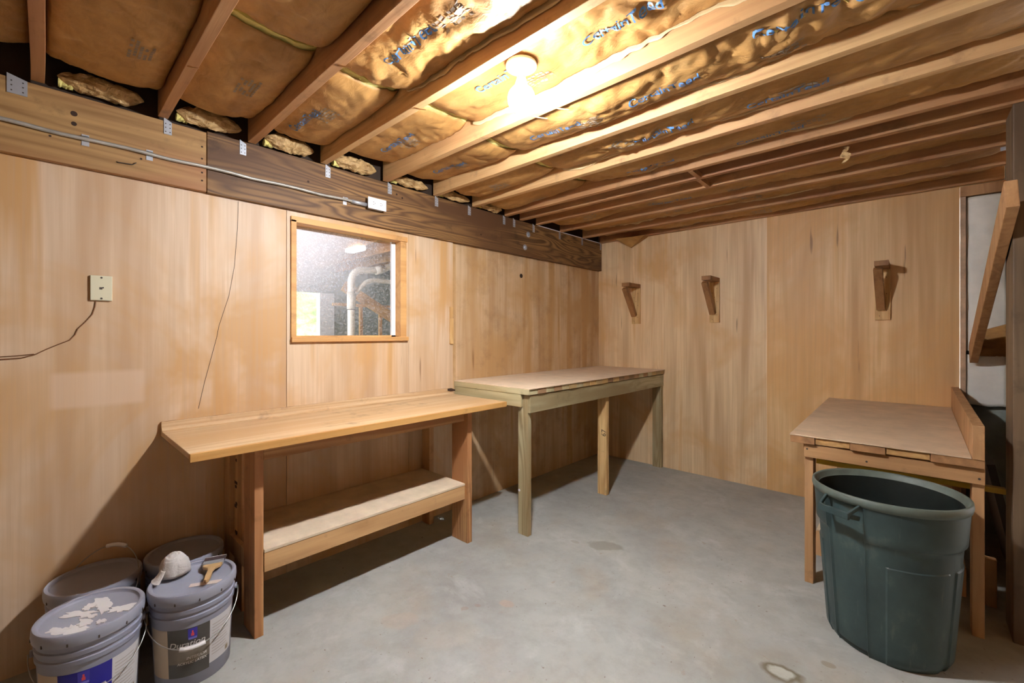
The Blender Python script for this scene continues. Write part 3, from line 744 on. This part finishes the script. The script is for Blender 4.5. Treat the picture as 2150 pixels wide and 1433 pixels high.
P('leg_face_board', (.752, .768, -.045, -.006, 0, .842), M['green_z'], tb)
MB().tube([(.675,-2.132,.30),(.675,-2.1345,.30)], .009, 14).build('white_sticker', M['white_plate'], tb)
vs, fs = text_mesh('67', .06)
b = MB(); 
for p in vs: b.v.append((.745-(p.y)*1.0, -1.1042, .50+p.x*1.0))
b.f = [list(q) for q in fs]; b.m = [0]*len(fs); b.build('handwritten_number', M['ink'], tb, fix=False)
# ------------------------------------------------------------------ right bench
rb = thing('workbench', 'low workbench with a dusty brown top beside the green trash can', 'workbench')
def slopebox(name, x0, x1, y0, y1, z0, z1, rise, mat, par=rb, bev=.002):
    r0 = rise*(y0+1.53)/1.53; r1 = rise*(y1+1.53)/1.53
    return MB().hexa([(x0,y0,z0+r0),(x1,y0,z0+r0),(x0,y1,z0+r1),(x1,y1,z0+r1),(x0,y0,z1+r0),(x1,y0,z1+r0),(x0,y1,z1+r1),(x1,y1,z1+r1)]).build(name, mat, par, bevel=bev)
RS = .036
slopebox('worktop_sheet', 2.166, 2.869, -1.532, -.004, .815, .822, RS, M['ply_top2'], bev=.001)
slopebox('backsplash', 2.8705, 2.910, -1.534, -.004, .815, .968, RS, M['tan_z'])
xs = [2.168, 2.283, 2.433, 2.575, 2.735, 2.912]; pm = [M['end3'], M['end4'], M['end3'], M['end4'], M['end3']]
for i in range(5):
    slopebox('plank', xs[i]+.001, xs[i+1]-.001, -1.528+.008*(i % 2), -.004, .776+.004*(i % 2), .8145, RS, wood('plank%d' % (i % 2), 'y', (150,108,72) if i % 2 == 0 else (178,136,84), (180,134,90) if i % 2 == 0 else (210,168,108), None, seed=i))
P('front_apron', (2.229, 2.913, -1.507, -1.487, .700, .772), M['pine_x'], rb)
P('leg', (2.230, 2.270, -1.486, -1.397, 0, .774), M['tan_z'], rb)
P('leg', (2.873, 2.913, -1.486, -1.397, 0, .774), M['tan_z'], rb)
P('leg', (2.230, 2.270, -.12, -.03, 0, .80), M['tan_z'], rb)
P('leg', (2.873, 2.913, -.12, -.03, 0, .80), M['tan_z'], rb)
P('lower_shelf', (2.245, 2.872, -1.20, -.13, .186, .20), M['shelf_top'], rb)
P('lower_shelf_board', (2.245, 2.872, -1.222, -1.2005, .055, .196), M['tan_z'], rb)
b = MB()
for x, z in ((2.245,.745),(2.50,.725),(2.895,.725)): b.tube([(x,-1.507,z),(x,-1.5085,z)], .005, 8)
b.build('nail_head', M['slot'], rb)
# things behind it
o = tag(MB().beam((2.97,-.62,.70),(3.10,-.62,.0), .85, .03, up=(1,0,0)).build('folded_panel', M['grey_panel']), 'dark grey panel leaning behind the right workbench', 'panel')
o.location = (.0, 0, .003)
o = MB().box(2.26, 2.995, -1.31, -1.27, .625, .65).build('yellow_rail', M['yellow']); tag(o, 'yellow rail stored under the right workbench top', 'rail')
tag(MB().box(2.925, 2.985, -1.12, -1.08, 0, .24).build('board_offcut', M['tan_z'], bevel=.002), 'short tan board offcut standing behind the right bench leg', 'board')
# grey post, brace, unfinished bay
tag(MB().box(3.003, 3.138, -1.43, -1.225, 0, ZJ-.004).build('support_post', M['post'], bevel=.004), 'tall grey-brown wooden post at the right edge of the view', 'post')
b = MB()
a0 = Vector((2.978, -.02, 1.24)); a1 = Vector((2.978, -1.63, 1.965))
b.beam(a0, a1, .040, .135)
tag(b.build('diagonal_brace', M['tan_z'], bevel=.003), 'sloping wooden brace from the back wall up to the grey post', 'brace')
tag(MB().box(2.9145, 2.944, .0, .079, 0, 2.335).build('wall_stud', M['foil'], bevel=.002), 'stud edge with shiny tape where the back plywood ends', 'stud')
tag(MB().box(2.9145, 3.135, .0, .079, 2.337, ZJ-.002).build('top_plate_board', M['tan_z'], bevel=.002), 'short wood plate above the white insulation', 'board')
b = MB(); b.grid(lambda u, v: (2.946+.19*u, .03+.012*noise.noise((u*3,v*9,1))-.015*math.sin(PI*u), 1.26+1.07*v), 14, 60)
o = b.build('wall_insulation', M['wrap'], smooth=True); o.modifiers.new('s', 'SOLIDIFY').thickness = .01
tag(o, 'tall white-faced insulation between the plywood edge and grey post', 'insulation')
b = MB(); b.grid(lambda u, v: (3.002+.133*u, .02-.06*math.sin(PI*v)+.01*noise.noise((u*5,v*9,1)), 1.225+.17*v+.05*u*v), 14, 20)
o = b.build('insulation_fold', M['kraft'], smooth=True); o.modifiers.new('s', 'SOLIDIFY').thickness = .006
tag(o, 'brown sagging fold of insulation between two white sheets', 'insulation')
b = MB(); b.grid(lambda u, v: (2.946+.19*u, .02+.004*noise.noise((u*3,v*5,1)), .885+.35*v+.004*math.sin(u*9)*(1-v)), 10, 16)
o = b.build('white_sheet', M['wrap'], smooth=True); o.modifiers.new('s', 'SOLIDIFY').thickness = .004
tag(o, 'square white sheet hanging below the tall white insulation', 'sheet')

# ------------------------------------------------------------------ shelf brackets on the back wall
for x0, x1, nm in ((.424,.520,'left of the three, nearest the corner'), (1.234,1.324,'middle of the three'), (2.456,2.547,'right of the three, above the right bench')):
    t_ = thing('shelf_bracket', 'wooden shelf bracket on the back wall, %s' % nm, 'bracket', (x0, 0, 1.485), 0, 'wooden shelf brackets on the back wall')
    wd = x1-x0
    MB().box(0, wd, -.020, -.001, 0, .385).build('wall_board', M['pine_z'], t_, bevel=.0015)
    b = MB(); b.box(.008, wd-.002, -.255, -.001, .386, .424); b.build('arm', M['bracket_arm'], t_, bevel=.002)
    q = MB().beam((wd*.30, -.226, .370), (wd*.40, -.036, .085), .052, .040, up=(0,0,1)); q.build('brace', M['bracket_arm'], t_, bevel=.002)
    b = MB()
    for i in range(8): b.tube([(wd*(.3+.45*((i*5) % 3)/2), -.020, .03+.042*i), (wd*(.3+.45*((i*5) % 3)/2), -.0212, .03+.042*i)], .003, 6)
    b.build('nail_head', M['dark_hole'], t_)

# ------------------------------------------------------------------ green trash can
TX, TY = 2.586, -1.783
tc_ = thing('trash_can', 'large dark green plastic trash can in front of the right workbench', 'trash can', (TX, TY, 0))
HA = math.radians(239)        # direction of the handle in view
def angd(a, b_): return (a-b_+PI) % (2*PI)-PI
def canr(th, z):
    r = .212+(.258-.212)*min(1, z/.66)
    if z < .03: r -= .012*(1-z/.03)
    for h in (HA, HA+PI):
        d = abs(angd(th, h))
        if d < .30:
            r -= .004
            return r
        if d < .33: r += .004
    if z > .50: r += .010*min(1, (z-.50)/.012)
    # raised panels with a step
    for c0 in (HA+1.04, HA-1.04, HA+PI+1.04, HA+PI-1.04):
        d = abs(angd(th, c0))
        if d < .45 and z < .42: r += .005
    return r
NTH = 240; zs = [0,.006,.015,.03]+[.03+.0225*i for i in range(1, 16)]+[.40,.414,.418,.422,.44,.46,.48,.499,.503,.508,.513,.54,.57,.60,.63,.66]
zs = sorted(zs)
b = MB(); k0 = 0
for z in zs:
    for j in range(NTH):
        th = 2*PI*j/NTH; r = canr(th, z); b.v.append((r*math.cos(th), r*math.sin(th), z+.001))
for i in range(len(zs)-1):
    for j in range(NTH): b.f.append([i*NTH+j, i*NTH+(j+1) % NTH, (i+1)*NTH+(j+1) % NTH, (i+1)*NTH+j]); b.m.append(0)
b.f.append(list(range(NTH))[::-1]); b.m.append(0)
n0 = len(b.v); nf0 = len(b.f)
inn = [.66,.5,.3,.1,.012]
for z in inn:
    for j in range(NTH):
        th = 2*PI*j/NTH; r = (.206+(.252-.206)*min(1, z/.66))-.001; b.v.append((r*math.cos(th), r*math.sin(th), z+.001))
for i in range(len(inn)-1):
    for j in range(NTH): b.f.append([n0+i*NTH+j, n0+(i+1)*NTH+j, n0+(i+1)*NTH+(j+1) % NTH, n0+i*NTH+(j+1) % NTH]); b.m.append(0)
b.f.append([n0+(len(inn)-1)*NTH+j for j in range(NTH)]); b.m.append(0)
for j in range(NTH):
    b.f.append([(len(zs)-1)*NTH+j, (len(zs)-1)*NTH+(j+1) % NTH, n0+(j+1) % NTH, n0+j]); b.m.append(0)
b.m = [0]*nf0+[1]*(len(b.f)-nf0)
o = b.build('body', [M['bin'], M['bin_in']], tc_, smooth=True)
o.data.set_sharp_from_angle(angle=.6)
MB().lathe([(.250,.660),(.256,.664),(.262,.682),(.268,.690),(.274,.686),(.276,.668),(.272,.652),(.268,.652),(.268,.668),(.262,.664),(.255,.655),(.250,.660)], 120, closed=True).build('rim', M['bin_rim'], tc_, smooth=True)
for s, h in ((1, HA), (-1, HA+PI)):
    e = Vector((math.cos(h), math.sin(h), 0)); f_ = Vector((-math.sin(h), math.cos(h), 0))
    b = MB()
    for q in (-1, 1):
        b.beam(e*.262+f_*q*.072+Vector((0,0,.655)), e*.318+f_*q*.060+Vector((0,0,.622)), .010, .016)
        b.beam(e*.258+f_*q*.066+Vector((0,0,.600)), e*.316+f_*q*.060+Vector((0,0,.618)), .008, .020)
    b.beam(e*.318-f_*.066+Vector((0,0,.616)), e*.318+f_*.066+Vector((0,0,.616)), .012, .030)
    b.build('handle', M['bin'], tc_, bevel=.003)

# ------------------------------------------------------------------ paint buckets
def make_bucket(name_label, loc, rz, style, bail):
    t_ = thing('paint_bucket', name_label, 'bucket', (loc[0], loc[1], .001), rz, 'grey paint buckets')
    body = [(.0,0),(.124,0),(.1265,.004),(.1375,.262),(.1425,.264),(.1435,.278),(.1385,.281),(.1385,.290),(.1435,.293),(.1445,.308),(.1395,.311),(.140,.330),(.0,.330)]
    MB().lathe(body, 72).build('body', M['bucket'], t_, smooth=True).data.set_sharp_from_angle(angle=.7)
    lid = [(.0,.358),(.130,.358),(.133,.360),(.135,.369),(.140,.372),(.147,.371),(.150,.366),(.151,.345),(.149,.331),(.141,.331),(.141,.330),(0,.330)]
    L = MB().lathe(lid, 72).build('lid', M['lid'], t_, smooth=True); L.data.set_sharp_from_angle(angle=.8)
    b = MB()
    for k in range(12):
        a = 2*PI*k/12+.15; b.beam((.1505*math.cos(a), .1505*math.sin(a), .335), (.1505*math.cos(a), .1505*math.sin(a), .345), .004, .003, up=(math.cos(a), math.sin(a), 0))
    b.build('lid_notch', M['slot'], L)
    # label wrapped round the body; local +x is its middle
    def rad(z): return .1265+(.1375-.1265)*(z-.004)/.258+.0008
    def patch(mb, a0, a1, z0, z1, m, up=0): 
        mb.grid(lambda u, v: ((rad(z0+(z1-z0)*v)+up)*math.cos(a0+(a1-a0)*u), (rad(z0+(z1-z0)*v)+up)*math.sin(a0+(a1-a0)*u), z0+(z1-z0)*v), max(2, int(abs(a1-a0)*18)), 2, m)
    if style == 'dark':
        lb = MB(); patch(lb, -.62, .42, .045, .235, 0); patch(lb, .42, 1.25, .06, .235, 1); patch(lb, -1.25, -.62, .045, .235, 2)
        patch(lb, -.62, .42, .10, .165, 3, .0002)
        Lb = lb.build('label', [M['label_dark'], M['label_white'], M['label_beige'], M['label_tan']], t_, smooth=True, fix=False)
        word, wa, wz, ws = 'Duration', -.58, .164, .0315
        la = .0
    elif style == 'blue':
        lb = MB(); patch(lb, -.62, .42, .045, .235, 0); patch(lb, .42, 1.25, .045, .235, 1); patch(lb, -1.25, -.62, .045, .235, 2)
        Lb = lb.build('label', [M['label_blue'], M['label_white'], M['label_beige']], t_, smooth=True, fix=False)
        word, wa, wz, ws = 'SuperPaint', -.60, .150, .0265
        la = -.12
    else:
        lb = MB(); patch(lb, -.7, .7, .045, .225, 0); Lb = lb.build('label', [M['label_white']], t_, smooth=True, fix=False); word = None
    if word:
        lg = MB(); patch(lg, la-.11, la+.11, .194, .232, 0, .0006)
        patch(lg, la-.10, la+.10, .189, .197, 1, .0007)
        patch(lg, la-.035, la+.035, .202, .213, 2, .0009); patch(lg, la-.018, la+.018, .213, .223, 2, .0009)
        lg.build('logo', [M['logo_blue'], M['logo_pale'], M['logo_red']], Lb, fix=False)
        for body_, a_, z_, s_ in ((word, wa, wz, ws), ('INTERIOR', -.16, .112, .015), ('ACRYLIC LATEX', -.38, .095, .013)):
            if body_ != word and style == 'blue': continue
            vs, fs = text_mesh(body_, s_, .25, .0004)
            b = MB()
            for p in vs:
                z = z_+p.y; a = a_+p.x/.132; r = rad(z)+.0011; b.v.append((r*math.cos(a), r*math.sin(a), z))
            b.f = [list(q) for q in fs]; b.m = [0]*len(fs); b.build('lettering', M['label_txt'], Lb, fix=False)
        b = MB()
        for i in range(11): patch(b, .48, 1.05-.05*(i % 3), .09+.012*i, .0915+.012*i, 0, .0006)
        patch(b, .95, 1.08, .068, .086, 0, .0006)
        b.build('small_print', M['grey_ink'], Lb, fix=False)
    # ears and bail
    for s in (-1, 1): MB().tube([(0, s*.137, .285), (0, s*.152, .285)], .012, 12).build('ear', M['bucket'], t_, smooth=True)
    pth = []
    for i in range(25):
        a = PI*i/24; y = -.156*math.cos(a); rr = .196*math.sin(a)
        pth.append((rr*math.cos(bail), y, .285+rr*math.sin(bail)*1.0))
    bw = MB().tube(pth, .0019, 6).build('bail', M['wire_steel'], t_, smooth=True)
    MB().tube(pth[10:15], .0085, 10).build('grip', M['grip'], bw, smooth=True)
    return t_
toCam = lambda x, y: math.atan2(CAMY-y, CAMX-x)
b1 = make_bucket('grey paint bucket with dark label, front one nearest the workbench leg', (.478,-3.945), toCam(.478,-3.945)-.02, 'dark', math.radians(-37))
b2 = make_bucket('grey paint bucket with blue and white label and paint-spattered lid', (.472,-4.251), toCam(.472,-4.251)-.02, 'blue', math.radians(-37))
b3 = make_bucket('grey paint bucket against the wall with its wire handle raised', (.170,-4.222), toCam(.17,-4.222)+2.4, 'plain', math.radians(58))
b4 = make_bucket('grey paint bucket behind the plastic bag, closest to the back bench leg', (.174,-3.918), toCam(.174,-3.918)+2.4, 'plain', math.radians(-37))
# dried paint on the blue-label lid
def blob(name, par, pts, z, mat, th=.0012):
    b = MB()
    for (cx, cy, rx, ry, an, sd) in pts:
        n0 = len(b.v); N = 26
        for lay in (0, th+.0003*len(b.v)/52):
            for j in range(N):
                a = 2*PI*j/N; r = 1+.8*noise.noise((math.cos(a)*1.9, math.sin(a)*1.9, sd*3.7))+.35*noise.noise((math.cos(a)*5, math.sin(a)*5, sd))
                x, y = rx*r*math.cos(a), ry*r*math.sin(a)
                b.v.append((cx+x*math.cos(an)-y*math.sin(an), cy+x*math.sin(an)+y*math.cos(an), z+lay))
        b.f.append([n0+N+j for j in range(N)]); b.m.append(0)
        for j in range(N): b.f.append([n0+j, n0+(j+1) % N, n0+N+(j+1) % N, n0+N+j]); b.m.append(0)
    return b.build(name, mat, par)
r2 = -b2.rotation_euler.z
def loc2(bk, dx, dy): # world offset to bucket-local
    r = -bk.rotation_euler.z; return (dx*math.cos(r)-dy*math.sin(r), dx*math.sin(r)+dy*math.cos(r))
L = []
for dx, dy, rx, ry, an, sd in ((.075,-.055,.042,.028,.5,1),(.045,-.085,.022,.012,.8,2),(-.03,-.035,.040,.013,.9,3),(-.06,.03,.030,.014,.2,4),(-.02,.035,.035,.012,.1,5),(.045,.075,.03,.017,.9,6),(.06,-.02,.022,.013,.4,7),(.02,-.005,.018,.010,.9,8),(-.055,-.005,.014,.012,.1,9),(.09,.02,.012,.009,.3,11)):
    a, c_ = loc2(b2, dx, dy); L.append((a, c_, rx*1.35, ry*1.35, an+r2, sd))
blob('dried_paint', b2, L, .3585, M['dry_paint'])
# paper strip on the dark-label lid
a, c_ = loc2(b1, .045, -.01)
sx, sy = b1.location.x+.085, b1.location.y+.038
t_ = MB().box(-.055, .055, -.013, .013, 0, .001).build('paper_strip', M['tape']); t_.location = (sx-.012, sy-.012, .3602); t_.rotation_euler = (0,0,math.radians(62))
tag(t_, 'torn off-white paper strip on the lid under the brush handle', 'paper')
# plastic bag lump
bx, by = .395, -3.995
b = MB()
def bagf(u, v):
    th = 2*PI*v; ph = u*PI/2
    r = .050*math.cos(ph)**.8
    fl = 1+.16*noise.noise((math.cos(th)*1.5, math.sin(th)*1.5, u*2))+.10*abs(math.sin(th*3.5))*(1-u)
    return (r*fl*math.cos(th)*1.0, r*fl*math.sin(th)*.95, .088*math.sin(ph)**.75+.004*noise.noise((th, u*9, 3)))
b.grid(bagf, 24, 48, 0, wrap=True)
b.f.append(list(range(48))); b.m.append(0)
bg = thing('plastic_bag', 'crumpled cloudy white plastic bag on the dark-label bucket lid', 'bag', (bx, by, .3725))
b.build('bag_body', M['bag'], bg, smooth=True)
b = MB(); b.grid(lambda u, v: (.040*math.cos(-1.6+1.1*v)*(1+.75*u), .045*math.sin(-1.9+1.0*v)*(1+.75*u), .035*(1-u)**1.5+.0015+.003*noise.noise((u*6,v*6,2))), 10, 14)
o = b.build('bag_tail', M['bag'], bg, smooth=True); o.modifiers.new('s', 'SOLIDIFY').thickness = .001
# paint brush
pb = thing('paint_brush', 'wooden-handled paint brush with dark bristles lying across the bucket lids', 'brush', (.452, -3.872, .3745), math.radians(158))
# local +x points to the bristles
def prism(outline, z0, z1):
    b = MB(); n = len(outline); b.v = [(x, y, z0) for x, y in outline]+[(x, y, z1) for x, y in outline]
    b.f = [list(range(n))[::-1], list(range(n, 2*n))]+[[j, (j+1) % n, n+(j+1) % n, n+j] for j in range(n)]; b.m = [0]*len(b.f); return b
ol = [(.0,-.036),(.0,.036),(-.018,.032),(-.034,.014),(-.055,.009),(-.10,.011),(-.135,.009),(-.142,0),(-.135,-.009),(-.10,-.011),(-.055,-.009),(-.034,-.014),(-.018,-.032)]
prism(ol, 0, .014).build('handle', M['handle'], pb, bevel=.003)
MB().box(0, .028, -.038, .038, -.001, .016).build('ferrule', M['galv'], pb, bevel=.002)
MB().hexa([(.028,-.037,0),(.075,-.040,.002),(.028,.037,0),(.075,.040,.002),(.028,-.037,.015),(.075,-.040,.009),(.028,.037,.015),(.075,.040,.009)]).build('bristles', M['bristle'], pb)
MB().box(.0745, .079, -.040, .040, .002, .0095).build('paint_crust', M['dry_paint'], pb)
